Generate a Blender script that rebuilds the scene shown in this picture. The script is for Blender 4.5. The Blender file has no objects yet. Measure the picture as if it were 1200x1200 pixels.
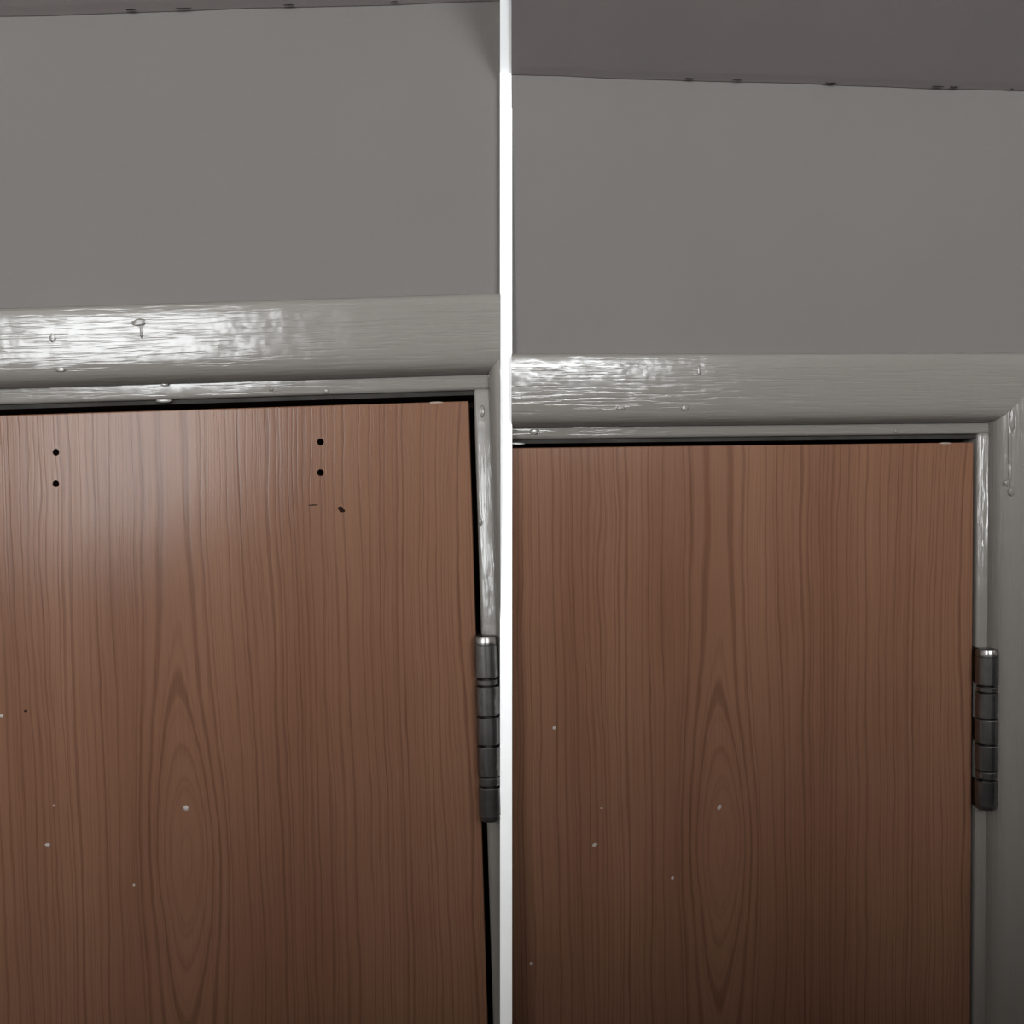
import bpy, bmesh, math, random
from mathutils import Matrix, Vector, Euler
random.seed(7)
scn = bpy.context.scene
COL = scn.collection
R = math.radians

# ------------------------------------------------------------------ camera
F, DIST = 1200.0, 0.60            # focal length in pixels (1200 px frame), distance to the wall
cam_d = bpy.data.cameras.new('camera'); cam = bpy.data.objects.new('camera', cam_d); COL.objects.link(cam)
cam_d.sensor_width = 36; cam_d.sensor_height = 36; cam_d.sensor_fit = 'HORIZONTAL'
cam_d.lens = 36 * F / 1200.0; cam_d.clip_start = 0.01
CAM = Vector((0, -DIST, 0)); cam.location = CAM; cam.rotation_euler = (R(90), 0, 0)
scn.camera = cam

# ------------------------------------------------------------------ light and exposure
scn.view_settings.view_transform = 'Standard'; scn.view_settings.look = 'None'
scn.view_settings.gamma = 1; scn.view_settings.use_curve_mapping = False
scn.view_settings.exposure = 0.0
w = bpy.data.worlds.new('world'); scn.world = w; w.use_nodes = True
w.node_tree.nodes['Background'].inputs[0].default_value = (.75, .85, 1, 1)
w.node_tree.nodes['Background'].inputs[1].default_value = 0.3
BACK = -2.6                        # back wall of the room, behind the camera
WINS = [(-1.62, -.80, -.16, .92, 31.0), (.38, 1.04, .06, .86, 50.0)]   # x0,x1,z0,z1, radiance
for x0, x1, z0, z1, rad in WINS:   # daylight through the two windows of the back wall
    ld = bpy.data.lights.new('window_daylight', 'AREA'); ld.shape = 'RECTANGLE'
    ld.size = x1 - x0; ld.size_y = z1 - z0; ld.color = (.95, .985, 1.0)
    ld.energy = rad * math.pi * ld.size * ld.size_y
    lo = bpy.data.objects.new('window_daylight', ld); COL.objects.link(lo)
    lo.location = ((x0 + x1) / 2, BACK - .03, (z0 + z1) / 2); lo.rotation_euler = (R(90), 0, 0)

# ------------------------------------------------------------------ materials
def nodes(name):
    m = bpy.data.materials.new(name); m.use_nodes = True
    nt = m.node_tree; b = nt.nodes['Principled BSDF']
    def N(t, **kw):
        n = nt.nodes.new(t)
        for k, v in kw.items(): setattr(n, k, v)
        return n
    return m, nt, b, N, nt.links.new

def plain(name, col, rough=.6, metal=0.0, spec=.5, noise=0.0, nscale=40, bump=0.0, bscale=300):
    m, nt, b, N, Lk = nodes(name)
    b.inputs['Roughness'].default_value = rough; b.inputs['Metallic'].default_value = metal
    b.inputs['Specular IOR Level'].default_value = spec
    tc = N('ShaderNodeTexCoord')
    n = N('ShaderNodeTexNoise'); n.inputs['Scale'].default_value = nscale; n.inputs['Detail'].default_value = 4
    Lk(tc.outputs['Object'], n.inputs['Vector'])
    r = N('ShaderNodeValToRGB')
    r.color_ramp.elements[0].position = .3; r.color_ramp.elements[1].position = .7
    r.color_ramp.elements[0].color = (*[c * (1 - noise) for c in col], 1)
    r.color_ramp.elements[1].color = (*[min(1, c * (1 + noise)) for c in col], 1)
    Lk(n.outputs['Fac'], r.inputs['Fac']); Lk(r.outputs['Color'], b.inputs['Base Color'])
    if bump:
        n2 = N('ShaderNodeTexNoise'); n2.inputs['Scale'].default_value = bscale; n2.inputs['Detail'].default_value = 3
        Lk(tc.outputs['Object'], n2.inputs['Vector'])
        bp = N('ShaderNodeBump'); bp.inputs['Strength'].default_value = bump; bp.inputs['Distance'].default_value = .001
        Lk(n2.outputs['Fac'], bp.inputs['Height']); Lk(bp.outputs['Normal'], b.inputs['Normal'])
    return m

def gloss_paint(name, col, axis, coat=.34):
    """brushed gloss paint: long brush strokes along the board (axis 'X' or 'Z') and a few sags"""
    m, nt, b, N, Lk = nodes(name)
    b.inputs['Base Color'].default_value = (*col, 1); b.inputs['Roughness'].default_value = .17
    b.inputs['Specular IOR Level'].default_value = coat
    tc = N('ShaderNodeTexCoord')
    mp = N('ShaderNodeMapping'); mp.inputs['Scale'].default_value = (34, 650, 650) if axis == 'X' else (650, 650, 34)
    Lk(tc.outputs['Object'], mp.inputs['Vector'])
    n = N('ShaderNodeTexNoise'); n.inputs['Scale'].default_value = 1.0; n.inputs['Detail'].default_value = 2; n.inputs['Roughness'].default_value = .5
    Lk(mp.outputs['Vector'], n.inputs['Vector'])
    n2 = N('ShaderNodeTexNoise'); n2.inputs['Scale'].default_value = 70; n2.inputs['Detail'].default_value = 2
    Lk(tc.outputs['Object'], n2.inputs['Vector'])
    b1 = N('ShaderNodeBump'); b1.inputs['Strength'].default_value = .42; b1.inputs['Distance'].default_value = .00022
    b2 = N('ShaderNodeBump'); b2.inputs['Strength'].default_value = .5; b2.inputs['Distance'].default_value = .0008
    rp = N('ShaderNodeValToRGB'); e = rp.color_ramp.elements      # brush marks: flat film with sharp-sided furrows
    e[0].position = .36; e[0].color = (0, 0, 0, 1); e[1].position = .50; e[1].color = (1, 1, 1, 1)
    Lk(n.outputs['Fac'], rp.inputs['Fac']); Lk(rp.outputs['Color'], b1.inputs['Height']); Lk(n2.outputs['Fac'], b2.inputs['Height'])
    Lk(b1.outputs['Normal'], b2.inputs['Normal']); Lk(b2.outputs['Normal'], b.inputs['Normal'])
    return m

def veneer(name, xc, zc):
    """flat-sawn veneer: growth rings of a trunk cut by the door face (long closed ovals about xc, zc)"""
    m, nt, b, N, Lk = nodes(name)
    tc = N('ShaderNodeTexCoord'); sp = N('ShaderNodeSeparateXYZ'); Lk(tc.outputs['Object'], sp.inputs[0])
    def M(op, a, c=None, d=None):
        n = N('ShaderNodeMath', operation=op)
        for i, v in enumerate((a, c, d)):
            if v is None: continue
            if isinstance(v, (int, float)): n.inputs[i].default_value = v
            else: Lk(v, n.inputs[i])
        return n.outputs[0]
    def noise(scale, detail=2, rough=.5):
        mp = N('ShaderNodeMapping'); mp.inputs['Scale'].default_value = scale; Lk(tc.outputs['Object'], mp.inputs['Vector'])
        n = N('ShaderNodeTexNoise'); n.inputs['Scale'].default_value = 1; n.inputs['Detail'].default_value = detail
        n.inputs['Roughness'].default_value = rough; Lk(mp.outputs['Vector'], n.inputs['Vector'])
        return n.outputs['Fac']
    warp = M('MULTIPLY', M('SUBTRACT', noise((9, 9, 2.6), 2), .5), .026)
    fine = M('MULTIPLY', M('SUBTRACT', noise((60, 60, 14), 3), .5), .005)
    x = M('ADD', M('ADD', M('SUBTRACT', sp.outputs[0], xc), warp), fine)
    z = M('MULTIPLY', M('TANH', M('MULTIPLY', M('SUBTRACT', sp.outputs[2], zc), 12.0)), .020)
    r = M('SQRT', M('ADD', M('ADD', M('MULTIPLY', x, x), .0003), M('MULTIPLY', z, z)))
    n1 = N('ShaderNodeTexNoise', noise_dimensions='1D'); n1.inputs['Scale'].default_value = 1; n1.inputs['Detail'].default_value = 2.5
    n1.inputs['Roughness'].default_value = .6
    Lk(M('MULTIPLY', r, 520), n1.inputs['W'])
    ring = N('ShaderNodeValToRGB'); e = ring.color_ramp.elements
    e[0].position = .29; e[0].color = (0, 0, 0, 1); e[1].position = .52; e[1].color = (1, 1, 1, 1)
    Lk(n1.outputs['Fac'], ring.inputs['Fac'])
    pores = noise((1100, 1100, 14), 2, .6)
    pr = N('ShaderNodeValToRGB'); e = pr.color_ramp.elements
    e[0].position = .32; e[0].color = (0, 0, 0, 1); e[1].position = .5; e[1].color = (1, 1, 1, 1)
    Lk(pores, pr.inputs['Fac'])
    tone = noise((16, 16, 2.0), 3)
    c1 = N('ShaderNodeMix', data_type='RGBA'); c1.inputs['A'].default_value = WOOD_DARK; c1.inputs['B'].default_value = WOOD_LIGHT
    Lk(M('ADD', M('MULTIPLY', ring.outputs['Color'], .72), M('MULTIPLY', pr.outputs['Color'], .28)), c1.inputs['Factor'])
    c2 = N('ShaderNodeMix', data_type='RGBA', blend_type='MULTIPLY')
    tr = N('ShaderNodeValToRGB'); e = tr.color_ramp.elements
    e[0].position = .3; e[0].color = (.82, .76, .74, 1); e[1].position = .7; e[1].color = (1.06, 1.06, 1.04, 1)
    Lk(tone, tr.inputs['Fac']); c2.inputs['Factor'].default_value = 1
    Lk(c1.outputs['Result'], c2.inputs['A']); Lk(tr.outputs['Color'], c2.inputs['B'])
    Lk(c2.outputs['Result'], b.inputs['Base Color'])
    b.inputs['Roughness'].default_value = .21; b.inputs['Specular IOR Level'].default_value = .105
    bp = N('ShaderNodeBump'); bp.inputs['Strength'].default_value = .12; bp.inputs['Distance'].default_value = .0003
    Lk(M('ADD', ring.outputs['Color'], M('MULTIPLY', pr.outputs['Color'], .3)), bp.inputs['Height']); Lk(bp.outputs['Normal'], b.inputs['Normal'])
    return m

WOOD_DARK = (.084, .0395, .0245, 1); WOOD_LIGHT = (.136, .069, .0430, 1)
WALLC = (.099, .0905, .0855)
M_wall = plain('matt_wall_paint', WALLC, .85, spec=.2, noise=.02, nscale=12, bump=.25, bscale=700)
M_ceil = plain('matt_ceiling_paint', (.134, .116, .111), .9, spec=.2, noise=.03, nscale=12, bump=.10, bscale=500)
M_gx = gloss_paint('gloss_paint_along_x', (.130, .119, .108), 'X')
M_gz = gloss_paint('gloss_paint_along_z', (.130, .119, .108), 'Z')
M_white = plain('white_divider', (.95, .95, .95), .7, spec=.2)
M_dark = plain('dark_gap', (.008, .007, .006), .9, spec=.05)
M_hole = plain('drilled_wood', (.012, .006, .004), .9, spec=.05)
M_gap_strip = plain('dark_strip', (.022, .020, .018), .8, spec=.1, noise=.3)
M_edge = plain('door_edge_wood', (.03, .018, .012), .7, spec=.1, noise=.2)
M_speck = plain('paint_splash', (.27, .235, .215), .5)
M_chip = plain('raw_wood_chip', (.19, .14, .11), .6)
M_metal = plain('satin_nickel', (.21, .20, .195), .30, metal=1.0, noise=.15, nscale=90, bump=.04, bscale=600)
M_smear = plain('paint_smear', (.11, .105, .10), .35)
M_metal_d = plain('tarnished_nickel', (.03, .026, .024), .4, metal=1.0, noise=.3, nscale=120)
M_room = plain('cream_emulsion', (.68, .65, .62), .9, spec=.2)
M_floor = plain('brown_carpet', (.20, .18, .17), .95, spec=.1, noise=.15, nscale=300)
M_frame = plain('window_frame_white', (.7, .7, .7), .5)
M_blocker = plain('dark_light_blocker', (.03, .022, .02), .6)

# ------------------------------------------------------------------ helpers
def setp(o, label=None, cat=None, kind=None, group=None):
    for k, v in (('label', label), ('category', cat), ('kind', kind), ('group', group)):
        if v: o[k] = v
    return o

def empty(name, mat, label, cat, kind='structure'):
    o = bpy.data.objects.new(name, None); o.empty_display_size = .05; COL.objects.link(o); o.matrix_world = mat
    return setp(o, label, cat, kind)

def link(name, bm, mat, parent=None, matrix=None, smooth=False):
    me = bpy.data.meshes.new(name)
    bmesh.ops.recalc_face_normals(bm, faces=bm.faces[:]); bm.to_mesh(me); bm.free()
    me.materials.append(mat)
    if smooth:
        for p in me.polygons: p.use_smooth = True
    o = bpy.data.objects.new(name, me); COL.objects.link(o)
    if parent: o.parent = parent
    if matrix is not None: o.matrix_local = matrix
    return o

def box(bm, x0, x1, y0, y1, z0, z1):
    v = [bm.verts.new((x, y, z)) for x in (x0, x1) for y in (y0, y1) for z in (z0, z1)]
    for f in ((0,1,3,2), (4,6,7,5), (0,4,5,1), (2,3,7,6), (0,2,6,4), (1,5,7,3)): bm.faces.new([v[i] for i in f])
    return v

def bev(bm, off, seg=2):
    bmesh.ops.bevel(bm, geom=bm.edges[:], offset=off, segments=seg, affect='EDGES', profile=.5)

def clip(bm, matrix, side):
    """trim a board where the added white divider ends the bay: boards butt against its two edges"""
    inv = matrix.inverted()
    co = inv @ Vector((-.00660 if side < 0 else -.0003, 0, 0)); no = (matrix.to_3x3().transposed() @ Vector((1, 0, 0))).normalized()
    r = bmesh.ops.bisect_plane(bm, geom=bm.verts[:] + bm.edges[:] + bm.faces[:], plane_co=co, plane_no=no,
                               clear_outer=(side < 0), clear_inner=(side > 0))
    ed = [g for g in r['geom_cut'] if isinstance(g, bmesh.types.BMEdge)]
    if ed: bmesh.ops.holes_fill(bm, edges=ed)

class Bay:
    """a doorway: local x to the right, y into the wall, z up; origin at the top hinge-side corner of the door face"""
    def __init__(s, corner_px, yc, yaw, pitch, roll, scale, side):
        d = DIST + yc
        t = Vector(((corner_px[0] - 600) / F * d, yc, (600 - corner_px[1]) / F * d))
        rot = Matrix.Rotation(yaw, 4, 'Z') @ Matrix.Rotation(pitch, 4, 'X') @ Matrix.Rotation(-roll, 4, 'Y')
        s.m = Matrix.Translation(t) @ rot @ Matrix.Scale(scale, 4); s.inv = s.m.inverted(); s.side = side
    def on(s, px, py, y=0.0):
        """measured photo position -> point on this bay's own plane at depth y"""
        o = s.inv @ CAM; p = s.inv @ Vector(((px - 600) / F * DIST, 0, (600 - py) / F * DIST))
        d = p - o; return o + d * ((y - o.y) / d.y)
    def cl(s, bm): clip(bm, s.m, s.side)

LB = Bay((549, 470), 0.0, R(0), R(0.3), R(1.75), 1.0, -1)
RB = Bay((1141, 518.5), .27 * math.tan(.1175), .1175, .043, .0195, .930, +1)

# profile of the architrave: (distance from inner edge, height off the wall)
ARCH = [(0, 0), (0, .0030), (.0010, .0065), (.0026, .0102), (.0048, .0128), (.0080, .0143), (.0125, .01495), (.020, .0154),
        (.027, .0158), (.035, .0160), (.0425, .0161), (.0438, .0156), (.0445, .0146), (.0445, 0)]

def sweep_board(bm, a, b, inner_dir, ma, mb):
    """architrave board from a to b (inner edge), growing along inner_dir; ma/mb mitre shift along the board per unit width"""
    ax = (b - a).normalized(); rows = []
    n = 24
    for i in range(n + 1):
        t = i / n; row = []
        for wv, h in ARCH:
            A = a + inner_dir * wv + ax * (ma * wv); B = b + inner_dir * wv + ax * (mb * wv)
            row.append(bm.verts.new(A.lerp(B, t) + Vector((0, -h, 0))))
        rows.append(row)
    for i in range(n):
        for j in range(len(ARCH) - 1): bm.faces.new((rows[i][j], rows[i+1][j], rows[i+1][j+1], rows[i][j+1]))
        bm.faces.new((rows[i][-1], rows[i+1][-1], rows[i+1][0], rows[i][0]))
    bm.faces.new(rows[0]); bm.faces.new(rows[-1][::-1])

def blob(name, mat, parent, p, rx, rz, h, ang=0.0, seed=0, label=None):
    """small flattened lump on a surface (splash, sag, chip)"""
    rnd = random.Random(seed); bm = bmesh.new()
    bmesh.ops.create_icosphere(bm, subdivisions=3, radius=1)
    for v in bm.verts:
        k = 1 + rnd.uniform(-.16, .16); v.co = Vector((v.co.x * rx * k, v.co.y * h, v.co.z * rz * k))
    bm.transform(Matrix.Translation(p) @ Matrix.Rotation(ang, 4, 'Y'))
    o = link(name, bm, mat, parent, smooth=True)
    if label: o['label'] = label
    return o

def sliver(name, mat, parent, p, length, width, axis_m, seed=0, label=None, t=.0003):
    """thin irregular crack opening lying on a surface; axis_m turns local xz-plane onto it"""
    rnd = random.Random(seed); bm = bmesh.new(); n = 7; up = []; dn = []
    for i in range(n + 1):
        u = i / n; env = (4 * u * (1 - u)) ** .9 * .42 * width; mid = rnd.uniform(-.35, .35) * width
        up.append((length * (u - .5), mid + env * rnd.uniform(.5, 1.1) + .00004)); dn.append((length * (u - .5), mid - env * rnd.uniform(.5, 1.1) - .00004))
    prof = up + dn[::-1]
    f = [bm.verts.new((x, -t, z)) for x, z in prof]; k = [bm.verts.new((x, t, z)) for x, z in prof]
    bm.faces.new(f); bm.faces.new(k[::-1])
    for i in range(len(f)):
        j = (i + 1) % len(f); bm.faces.new((f[i], k[i], k[j], f[j]))
    bm.transform(Matrix.Translation(p) @ axis_m)
    o = link(name, bm, mat, parent)
    if label: o['label'] = label
    return o

FLOOR = -1.92
def lathe(bm, prof, seg=28):
    rings = []
    for r, z in prof:
        rings.append([bm.verts.new((r * math.cos(2*math.pi*i/seg), r * math.sin(2*math.pi*i/seg), z)) for i in range(seg)])
    for a, b in zip(rings, rings[1:]):
        for i in range(seg): bm.faces.new((a[i], a[(i+1) % seg], b[(i+1) % seg], b[i]))
    bm.faces.new(rings[0][::-1]); bm.faces.new(rings[-1])

# ------------------------------------------------------------------ one doorway
def doorway(B, n, words, dims, marks, door_w):
    gap, reveal_t, gap_s, reveal_s = dims       # head gap, head reveal, side gap, side reveal
    zl = (B.inv @ Vector((0, 0, FLOOR))).z
    x_l = -door_w
    tA, tL, dN, wall_n = 'trim_%d' % (2*n - 1), 'trim_%d' % (2*n), 'door_%d' % n, 'wall_front'
    # --- wall around the opening
    top = gap + reveal_t                        # inner edge of the architrave, head
    sx = gap_s + reveal_s
    we = empty(wall_n, B.m, words['wall'], 'wall')
    zt = .30
    bm = bmesh.new(); box(bm, x_l - 1.3, sx + .9, 0, .12, top + .004, zt); B.cl(bm); link('wall_face', bm, M_wall, we)
    bm = bmesh.new(); box(bm, sx + .004, sx + .9, 0, .12, zl, top + .004); B.cl(bm)
    if bm.faces: link('wall_face', bm, M_wall, we)
    else: bm.free()
    if n == 1:
        bm = bmesh.new(); box(bm, x_l - 1.3, x_l - sx - .004, 0, .12, zl, top + .004); link('wall_face', bm, M_wall, we)
    # --- lining (fixed frame) with the stop behind the door
    te = empty(tL, B.m, words['lining'], 'door frame')
    y0, y1 = -.0015, .115
    bm = bmesh.new(); box(bm, x_l - gap_s - .03, gap_s + .03, y0, y1, gap, gap + .03); bev(bm, .0022, 3); B.cl(bm); link('head_jamb', bm, M_gx, te, smooth=True)
    bm = bmesh.new(); box(bm, gap_s, gap_s + .03, y0, y1, zl, gap + .001); bev(bm, .0022, 3); B.cl(bm); link('hinge_jamb', bm, M_gz, te, smooth=True)
    bm = bmesh.new(); box(bm, x_l - gap_s, gap_s, .042, .06, gap - .016, gap); B.cl(bm); link('door_stop', bm, M_edge, te)
    bm = bmesh.new(); box(bm, gap_s - .014, gap_s, .042, .06, zl, gap - .016); B.cl(bm); link('door_stop', bm, M_edge, te)
    # dark strip under the head of the frame
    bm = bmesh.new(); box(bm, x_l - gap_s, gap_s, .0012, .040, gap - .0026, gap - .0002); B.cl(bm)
    o = link('gap_strip', bm, M_gap_strip, te); o['label'] = 'dark strip in the gap over the door'
    if n == 1:
        bm = bmesh.new(); box(bm, x_l - gap_s - .03, x_l - gap_s, y0, y1, zl, gap + .001); bev(bm, .0011); link('lock_jamb', bm, M_gz, te)
    for o in te.children: o.data.set_sharp_from_angle(angle=R(40))
    # --- architrave
    ae = empty(tA, B.m, words['arch'], 'architrave')
    bm = bmesh.new(); sweep_board(bm, Vector((x_l - sx, 0, top)), Vector((sx, 0, top)), Vector((0, 0, 1)), -1, 1); B.cl(bm); link('head_board', bm, M_gx, ae, smooth=True)
    bm = bmesh.new(); sweep_board(bm, Vector((sx, 0, zl)), Vector((sx, 0, top)), Vector((1, 0, 0)), 0, 1); B.cl(bm); link('side_board', bm, M_gz, ae, smooth=True)
    if n == 1:
        bm = bmesh.new(); sweep_board(bm, Vector((x_l - sx, 0, zl)), Vector((x_l - sx, 0, top)), Vector((-1, 0, 0)), 0, 1); link('side_board', bm, M_gz, ae, smooth=True)
    for o in ae.children:
        o.data.set_sharp_from_angle(angle=R(38))
    # --- door
    de = empty(dN, B.m, words['door'], 'door')
    bm = bmesh.new(); box(bm, x_l, 0, 0, .040, zl + .006, 0); B.cl(bm)
    slab = link('door_leaf', bm, M_wood, de)
    bvl = slab.modifiers.new('edge', 'BEVEL'); bvl.width = .0006; bvl.segments = 2
    holes = [B.on(*h[:2]) for h in marks['holes']]
    if holes:
        bm = bmesh.new()
        for h in holes:
            bmesh.ops.create_cone(bm, cap_ends=True, segments=20, radius1=.0020, radius2=.0020, depth=.03,
                                  matrix=Matrix.Translation((h.x, 0, h.z)) @ Matrix.Rotation(R(90), 4, 'X'))
        cut = link('cutter', bm, M_hole); cut.matrix_world = B.m
        bo = slab.modifiers.new('holes', 'BOOLEAN'); bo.operation = 'DIFFERENCE'; bo.object = cut; bo.solver = 'EXACT'
        bpy.context.view_layer.update()
        me = bpy.data.meshes.new_from_object(slab.evaluated_get(bpy.context.evaluated_depsgraph_get()))
        slab.modifiers.clear(); slab.data = me; bpy.data.objects.remove(cut)
        me.materials.clear(); me.materials.append(M_wood)
        for h in holes:
            bm = bmesh.new(); seg = 20; r0, r1 = .00199, .0015
            A = [bm.verts.new((h.x + r0*math.cos(2*math.pi*i/seg), .0004, h.z + r0*math.sin(2*math.pi*i/seg))) for i in range(seg)]
            C = [bm.verts.new((h.x + r1*math.cos(2*math.pi*i/seg), .0145, h.z + r1*math.sin(2*math.pi*i/seg))) for i in range(seg)]
            for i in range(seg): bm.faces.new((A[i], A[(i+1) % seg], C[(i+1) % seg], C[i]))
            bm.faces.new(C); o = link('screw_hole', bm, M_hole, de); o['label'] = 'empty dark screw hole'
    for i, (px, py, a, b_, ang) in enumerate(marks['specks']):
        blob('paint_speck', M_speck, de, B.on(px, py), a, b_, .0004, R(ang), i + 10*n, 'pale paint splash on the wood')
    for i, (px, py, a, b_, ang) in enumerate(marks['dents']):
        blob('dent', M_hole, de, B.on(px, py), a, b_, .00025, R(ang), 50 + i, 'dark scratch in the wood')
    for i, (px, py, a, b_, ang) in enumerate(marks['chips']):
        p = B.on(px, py); p.z = -.0004
        blob('edge_chip', M_chip, de, p, a, b_, .0004, R(ang), 70 + i, 'pale chip on the top edge')
    # --- hinge: leaves let into door edge and frame, five knuckles, two bearing rings
    hz = [B.on(566, 742).z if n == 1 else B.on(1143, 757).z, B.on(570, 956).z if n == 1 else B.on(1143, 943).z]
    H = hz[0] - hz[1]; cx, cy, rr = marks['hinge'][0], -.0068, .0072
    he = bpy.data.objects.new('butt_hinge', None); COL.objects.link(he); he.empty_display_size = .03
    he.matrix_world = B.m @ Matrix.Translation((cx, cy, hz[1]))
    setp(he, words['hinge'], 'hinge', None, 'butt hinges of the two doors')
    K = 1 / 213.0
    segs = [(0, 38, 'k'), (41, 50, 'r'), (52, 85, 'k'), (88, 119, 'k'), (121.5, 154, 'k'), (156, 162, 'r'), (165, 213, 'k')]
    kn = 0
    for a, b_, kind in segs:
        z0, z1 = a * K * H, b_ * K * H
        bm = bmesh.new(); c = .0007
        r_ = rr if kind == 'k' else rr * .93
        e1, e2 = .00022, .0005
        lo = [(r_ - e1 * 2, z0), (r_ - e1 * .6, z0 + e1 * .4), (r_, z0 + e1 * 1.4), (r_, z0 + e2 * 2)]
        hi = [(r_, z1 - e2 * 2), (r_, z1 - e1 * 1.4), (r_ - e1 * .6, z1 - e1 * .4), (r_ - e1 * 2, z1)]
        if a == 0:        # lowest knuckle: thin cap ring
            lo = [(r_*.86, z0), (r_*.95, z0 + .0004), (r_*.97, z0 + .0010), (r_*.97, z0 + .0030), (r_*.94, z0 + .0032), (r_*.94, z0 + .0034), (r_, z0 + .0037), (r_, z0 + .0044)]
        if b_ == 213:     # top knuckle: domed cap with a groove
            hi = [(r_, z1 - .0066), (r_, z1 - .0059), (r_*.94, z1 - .0056), (r_*.94, z1 - .0053), (r_*.99, z1 - .0050), (r_*.98, z1 - .0026), (r_*.90, z1 - .0010), (r_*.6, z1 - .0002), (r_*.2, z1)]
        prof = lo + hi
        lathe(bm, prof)
        o = link('knuckle' if kind == 'k' else 'bearing_ring', bm, M_metal, he)
        for p in o.data.polygons: p.use_smooth = len(p.vertices) == 4
        o.data.set_sharp_from_angle(angle=R(30))
        if kind == 'k':      # the tongue that ties the knuckle to its leaf: odd ones to the door, even ones to the frame
            s_ = 1 if (kn % 2) else -1; kn += 1
            bm = bmesh.new(); yb = -cy + .010
            if s_ > 0: box(bm, .0006, rr + .0004, .0010, yb, z0 + .0004, z1 - .0004)
            else: box(bm, -rr + .0008, -.0006, .0010, yb, z0 + .0004, z1 - .0004)
            bev(bm, .0006); link('leaf_tongue', bm, M_metal_d, he)
            if s_ > 0:       # smear of frame paint on the side of the barrel
                rnd = random.Random(kn); bm = bmesh.new(); nz, na = 9, 7; g = []
                for iz in range(nz):
                    zz = z0 + .0008 + (z1 - z0 - .0016) * iz / (nz - 1); a0 = R(-56 + rnd.uniform(-7, 7)); row = []
                    for ia in range(na):
                        an = a0 + (R(8) - a0) * ia / (na - 1); q = rr + (.00022 if 0 < ia else -.0002)
                        row.append(bm.verts.new((q * math.cos(an), q * math.sin(an), zz)))
                    g.append(row)
                for iz in range(nz - 1):
                    for ia in range(na - 1): bm.faces.new((g[iz][ia], g[iz][ia+1], g[iz+1][ia+1], g[iz+1][ia]))
                o = link('paint_smear', bm, M_smear, he, smooth=True); o['label'] = 'pale smear of paint on the knuckle'

    bm = bmesh.new(); lathe(bm, [(rr*.62, .001), (rr*.62, H - .001)], 20); link('pin', bm, M_metal_d, he)
    bm = bmesh.new(); box(bm, -.0002 - cx, .0016 - cx, .003 - cy, .034 - cy, .001, H - .001); link('hinge_leaf', bm, M_metal_d, he)
    bm = bmesh.new(); box(bm, .0018 - cx, .0034 - cx, .003 - cy, .034 - cy, .001, H - .001); link('hinge_leaf', bm, M_metal_d, he)
    return we, te, ae, de

MARK_L = dict(
    holes=[(65.5, 530), (65.5, 567), (375.5, 518), (375.5, 554)],
    specks=[(218, 947, .0018, .0015, 30), (56, 990, .0017, .001, 0), (157, 1037, .0007, .0008, 0), (2, 839, .0011, .001, 0),
            (63, 944, .0006, .0006, 0), (-60, 1080, .0009, .001, 0)],
    dents=[(400, 597, .0022, .0013, 40), (367, 592, .0028, .00035, 0), (30, 833, .0010, .0007, 0)],
    chips=[(511, 472, .0042, .0007, 0)],
    hinge=(.0060,))
MARK_R = dict(
    holes=[], dents=[],
    specks=[(843, 946, .0012, .0018, 25), (697, 990, .0017, .0011, -15), (788, 1029, .0010, .001, 0), (649.5, 853, .0011, .0011, 0),
            (622.5, 1129, .0012, .0012, 0), (705, 947, .0010, .0004, 0)],
    chips=[(1108, 519.5, .0042, .0007, 0)],
    hinge=(.0062,))

cc = LB.on(212, 1005)
M_wood = veneer('cherry_stained_veneer', cc.x, cc.z)

W_L, T_L, A_L, D_L = doorway(LB, 1, dict(
    wall='grey-white matt wall over the door with the screw holes', lining='painted door frame around the door with the screw holes',
    arch='glossy painted architrave with a bright window highlight at its left', door='brown veneered door with four empty screw holes near the top',
    hinge='tarnished butt hinge against the white strip, on the door with screw holes'),
    (.0062, .0088, .0032, .0088), MARK_L, .762)
W_R, T_R, A_R, D_R = doorway(RB, 2, dict(
    wall='grey-white matt wall over the door without screw holes', lining='painted door frame around the door without screw holes',
    arch='glossy painted architrave with its whole right side board in view', door='brown veneered door without screw holes in its top',
    hinge='tarnished butt hinge far right, on the door without screw holes'),
    (.0054, .0075, .0022, .0074), MARK_R, .52)

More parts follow.
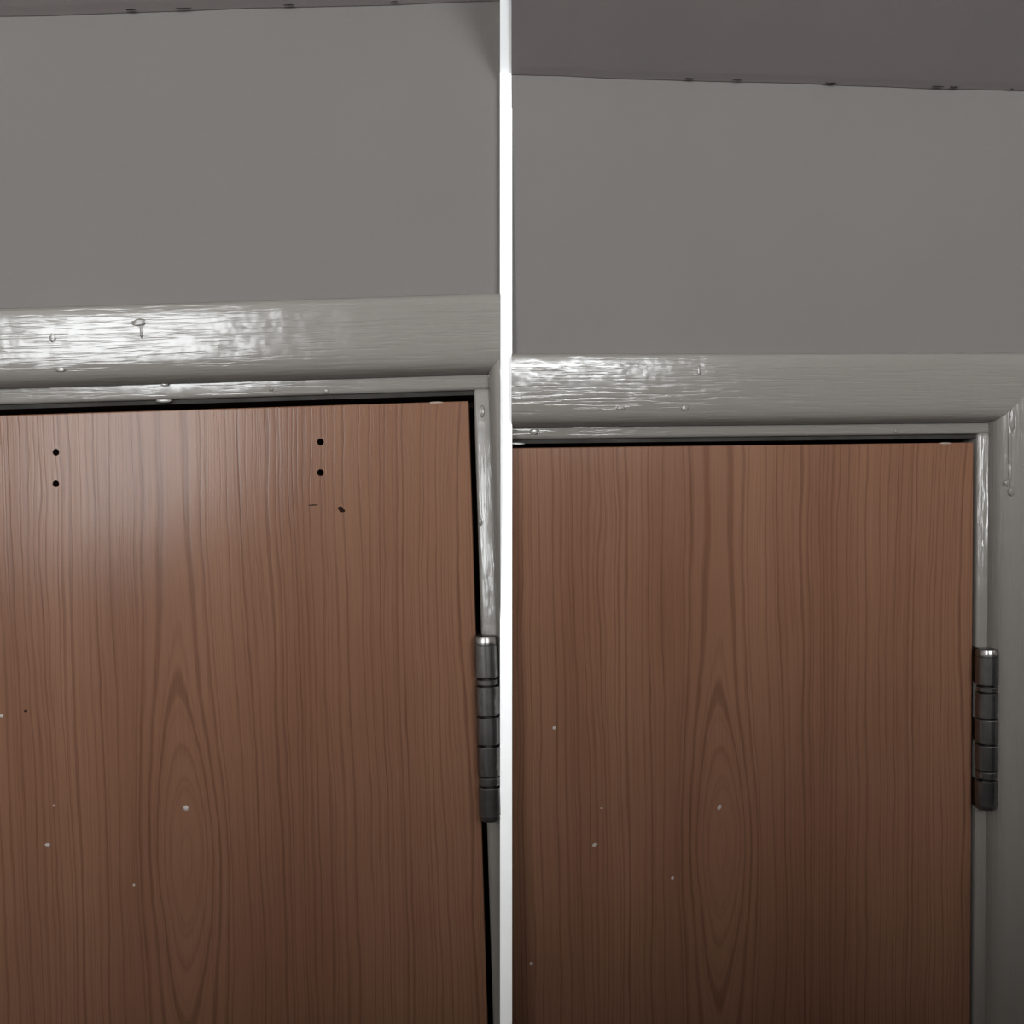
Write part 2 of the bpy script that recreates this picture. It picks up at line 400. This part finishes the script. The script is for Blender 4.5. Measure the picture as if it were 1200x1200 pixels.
# ------------------------------------------------------------------ ceilings (sloping up from the door wall)
SLOPE = math.tan(R(31))      # climb away from the door wall added so the underside catches more daylight
def soffit(B, p0, p1, label, cracks, x0, x1, depth=1.40):
    a, b = B.on(*p0), B.on(*p1); sl = (b.z - a.z) / (b.x - a.x)
    e = empty('ceiling', B.m, label, 'ceiling')
    zt = lambda x: a.z + sl * (x - a.x)
    bm = bmesh.new(); n = 40; rows = []
    for i in range(n + 1):      # rounded coved joint with the wall, then the flat underside
        x = x0 + (x1 - x0) * i / n; wob = .0003 * math.sin(x * 37) + .0002 * math.sin(x * 91 + 1)
        rows.append([bm.verts.new((x, y, zt(x) + dz + (wob if y > -.01 else 0))) for y, dz in
                     ((.06, -.0003), (.001, -.0003), (-.0008, .0001), (-.002, .0008), (-.006, .0030), (-depth, SLOPE * depth), (-depth, SLOPE * depth + .05), (.06, .10))])
    for r, s in zip(rows, rows[1:]):
        for j in range(8): bm.faces.new((r[j], r[(j+1) % 8], s[(j+1) % 8], s[j]))
    bm.faces.new(rows[0]); bm.faces.new(rows[-1][::-1])
    B.cl(bm); link('ceiling_board', bm, M_ceil, e)
    flat = Matrix.Rotation(R(-90), 4, 'X')
    for i, (px, py, ln, wd) in enumerate(cracks):
        q = B.on(px, py); y = -.0035; q = B.on(px, py, y); q.z = zt(q.x) + .0001
        tilt = Matrix.Rotation(-math.atan(sl), 4, 'Y') @ Matrix.Rotation(R(-50), 4, 'X')
        sliver('crack', M_dark, e, q, ln, wd * .6, tilt, i, 'dark crack in the paint at the wall', .0002)
    return e
soffit(LB, (0, 20), (400, 7.5), 'sloping ceiling strip over the door with the screw holes', [(153, 11, .0055, .0016), (215, 9.5, .009, .0007), (338, 1, .006, .0018), (462, 4, .004, .0005)], -1.4, .2)
soffit(RB, (600, 88), (1190, 107), 'sloping ceiling over the door without screw holes, cracked along the wall', [(808, 92, .0055, .0014), (864, 94.5, .006, .0012), (974, 95.5, .0075, .0019), (1099, 101, .008, .0010), (1118, 100, .006, .0020), (1186, 106, .002, .0012)], -.6, .6)

# hairline cracks where the architrave meets the wall
for B, A, pts in ((LB, A_L, [(20, 371, .016), (140, 367.5, .012), (325, 361.5, .016), (360, 360.5, .012), (432, 358, .010), (470, 357, .014), (545, 354, .008)]),
                  (RB, A_R, [(640, 421, .02), (700, 421, .012), (760, 421, .010), (870, 420, .016), (930, 419.5, .014), (1010, 419, .02), (1100, 418.5, .014), (1165, 418.5, .012)])):
    for i, (px, py, ln) in enumerate(pts):
        top = max(v.co.z for v in A.children[0].data.vertices)
        p = B.on(px, py); p.z = top + .00015; p.y = -.0003
        sliver('joint_crack', M_dark, A, p, ln, .0006, Matrix.Identity(4), i + 31, None, .0003)

# sags and lumps of the old gloss paint
def arch_h(wv):
    for (w0, h0), (w1, h1) in zip(ARCH[1:], ARCH[2:]):
        if w0 <= wv <= w1: return h0 + (h1 - h0) * (wv - w0) / max(1e-9, w1 - w0)
    return .016
for B, A, gx, T, lumps in ((LB, A_L, .0150, T_L, [(163, 378, .0042, .0022, .0012), (166, 388, .0010, .0042, .0010), (70, 432, .0030, .0018, .0008), (184, 447, .0022, .0012, .0006), (62, 395, .002, .003, .0006)]),
                        (RB, A_R, .0122, T_R, [(819, 434, .0014, .0030, .0008), (728, 478, .0030, .0014, .0008), (803, 478, .0022, .0020, .0008)])):
    for i, (px, py, a, b_, h) in enumerate(lumps):
        p = B.on(px, py, -.0155); p.y = -arch_h(p.z - gx) + .0001
        blob('paint_sag', M_gx, A, p, a, b_, h * .4, 0, i + 5)
for i, (px, py, a, b_) in enumerate([(1181, 566, .0030, .0022), (1184, 576, .0024, .0030), (1185, 492, .0018, .0080), (1183, 520, .0014, .016), (1183, 556, .0012, .008)]):
    p = RB.on(px, py, -.013); p.y = -arch_h(p.x - .0096) + .0002
    blob('paint_sag', M_gz, A_R, p, a, b_, .0008, 0, i + 15)
for B, T, pts in ((LB, T_L, [(192, 469.5, .0045, .0012), (318, 456, .0014, .001), (382, 458, .0012, .0014), (565, 482, .0014, .0035), (563, 612, .0010, .002)]),
                  (RB, T_R, [(606, 520, .005, .0008), (626, 506, .003, .002), (1050, 505, .0014, .0012)])):
    for i, (px, py, a, b_) in enumerate(pts):
        p = B.on(px, py, -.0016); blob('paint_sag', M_gx, T, p, a, b_, .0004, 0, i + 25)

# ------------------------------------------------------------------ white divider added between the two doorway views
bm = bmesh.new()
yf = -.0100
def hw(y): return 14.0 / F * (DIST + y)          # strip narrows a little towards the room
prof = [(yf, FLOOR), (yf, .2530), (-.125, .2530 + .115 * (SLOPE - .043)), (-.125, .45), (.02, .45), (.02, FLOOR)]
A = [bm.verts.new((-hw(y) if y < 0 else -hw(yf), y, z)) for y, z in prof]; C = [bm.verts.new((0, y, z)) for y, z in prof]
bm.faces.new(A); bm.faces.new(C[::-1])
for i in range(len(A)): j = (i + 1) % len(A); bm.faces.new((A[i], C[i], C[j], A[j]))
setp(link('trim_5', bm, M_white), 'narrow plain white divider added between the two doorway views', 'strip', 'structure')

# ------------------------------------------------------------------ the rest of the room, behind the camera
XL, XR, ZC = -2.3, 2.1, 1.05
def slab(name, label, cat, mat, *b):
    bm = bmesh.new(); box(bm, *b); return setp(link(name, bm, mat), label, cat, 'structure')
slab('floor', 'brown carpeted floor of the landing', 'floor', M_floor, XL, XR, BACK, .12, FLOOR - .1, FLOOR)
slab('ceiling', 'pale high ceiling of the landing behind the camera', 'ceiling', M_room, XL, XR, BACK, .12, ZC, ZC + .1)
slab('wall_left', 'cream side wall left of the camera', 'wall', M_room, XL - .1, XL, BACK, .12, FLOOR, ZC)
slab('wall_right', 'cream side wall right of the camera', 'wall', M_room, XR, XR + .1, BACK, .12, FLOOR, ZC)
bm = bmesh.new()
xs = [XL, WINS[0][0], WINS[0][1], WINS[1][0], WINS[1][1], XR]
for i in range(5):
    if i in (1, 3):
        wn = WINS[i // 2]; box(bm, xs[i], xs[i+1], BACK - .1, BACK, FLOOR, wn[2]); box(bm, xs[i], xs[i+1], BACK - .1, BACK, wn[3], ZC)
    else: box(bm, xs[i], xs[i+1], BACK - .1, BACK, FLOOR, ZC)
setp(link('wall_back', bm, M_room), 'cream wall with two windows behind the camera', 'wall', 'structure')
for i, (x0, x1, z0, z1, _) in enumerate(WINS):
    e = empty('window_%d' % (i + 1), Matrix.Translation(((x0 + x1) / 2, BACK, z0)), ['wide window behind the camera to the left', 'narrow window behind the camera to the right'][i], 'window')
    hx, hh = (x1 - x0) / 2, z1 - z0; t = .035
    for b in ((-hx, hx, 0, t), (-hx, hx, hh - t, hh), (-hx, -hx + t, t, hh - t), (hx - t, hx, t, hh - t)):
        bm = bmesh.new(); box(bm, b[0], b[1], -.02, .02, b[2], b[3]); link('window_frame', bm, M_frame, e)

# dark wall added behind the camera: keeps daylight off the lower doors
bm = bmesh.new()
prof = [(XL, FLOOR), (XR, FLOOR), (XR, .07), (.1, .09), (-.37, .06), (-.48, .0), (-.64, -.12), (-.84, -.20), (-1.10, -.26), (XL, -.32)]
y0, y1 = -.98, -.90
A = [bm.verts.new((x, y0, z)) for x, z in prof]; C = [bm.verts.new((x, y1, z)) for x, z in prof]
bm.faces.new(A); bm.faces.new(C[::-1])
for i in range(len(A)): j = (i + 1) % len(A); bm.faces.new((A[i], C[i], C[j], A[j]))
setp(link('shade_wall', bm, M_blocker), 'dark wall added behind the camera to shade the doors', 'wall', 'structure')
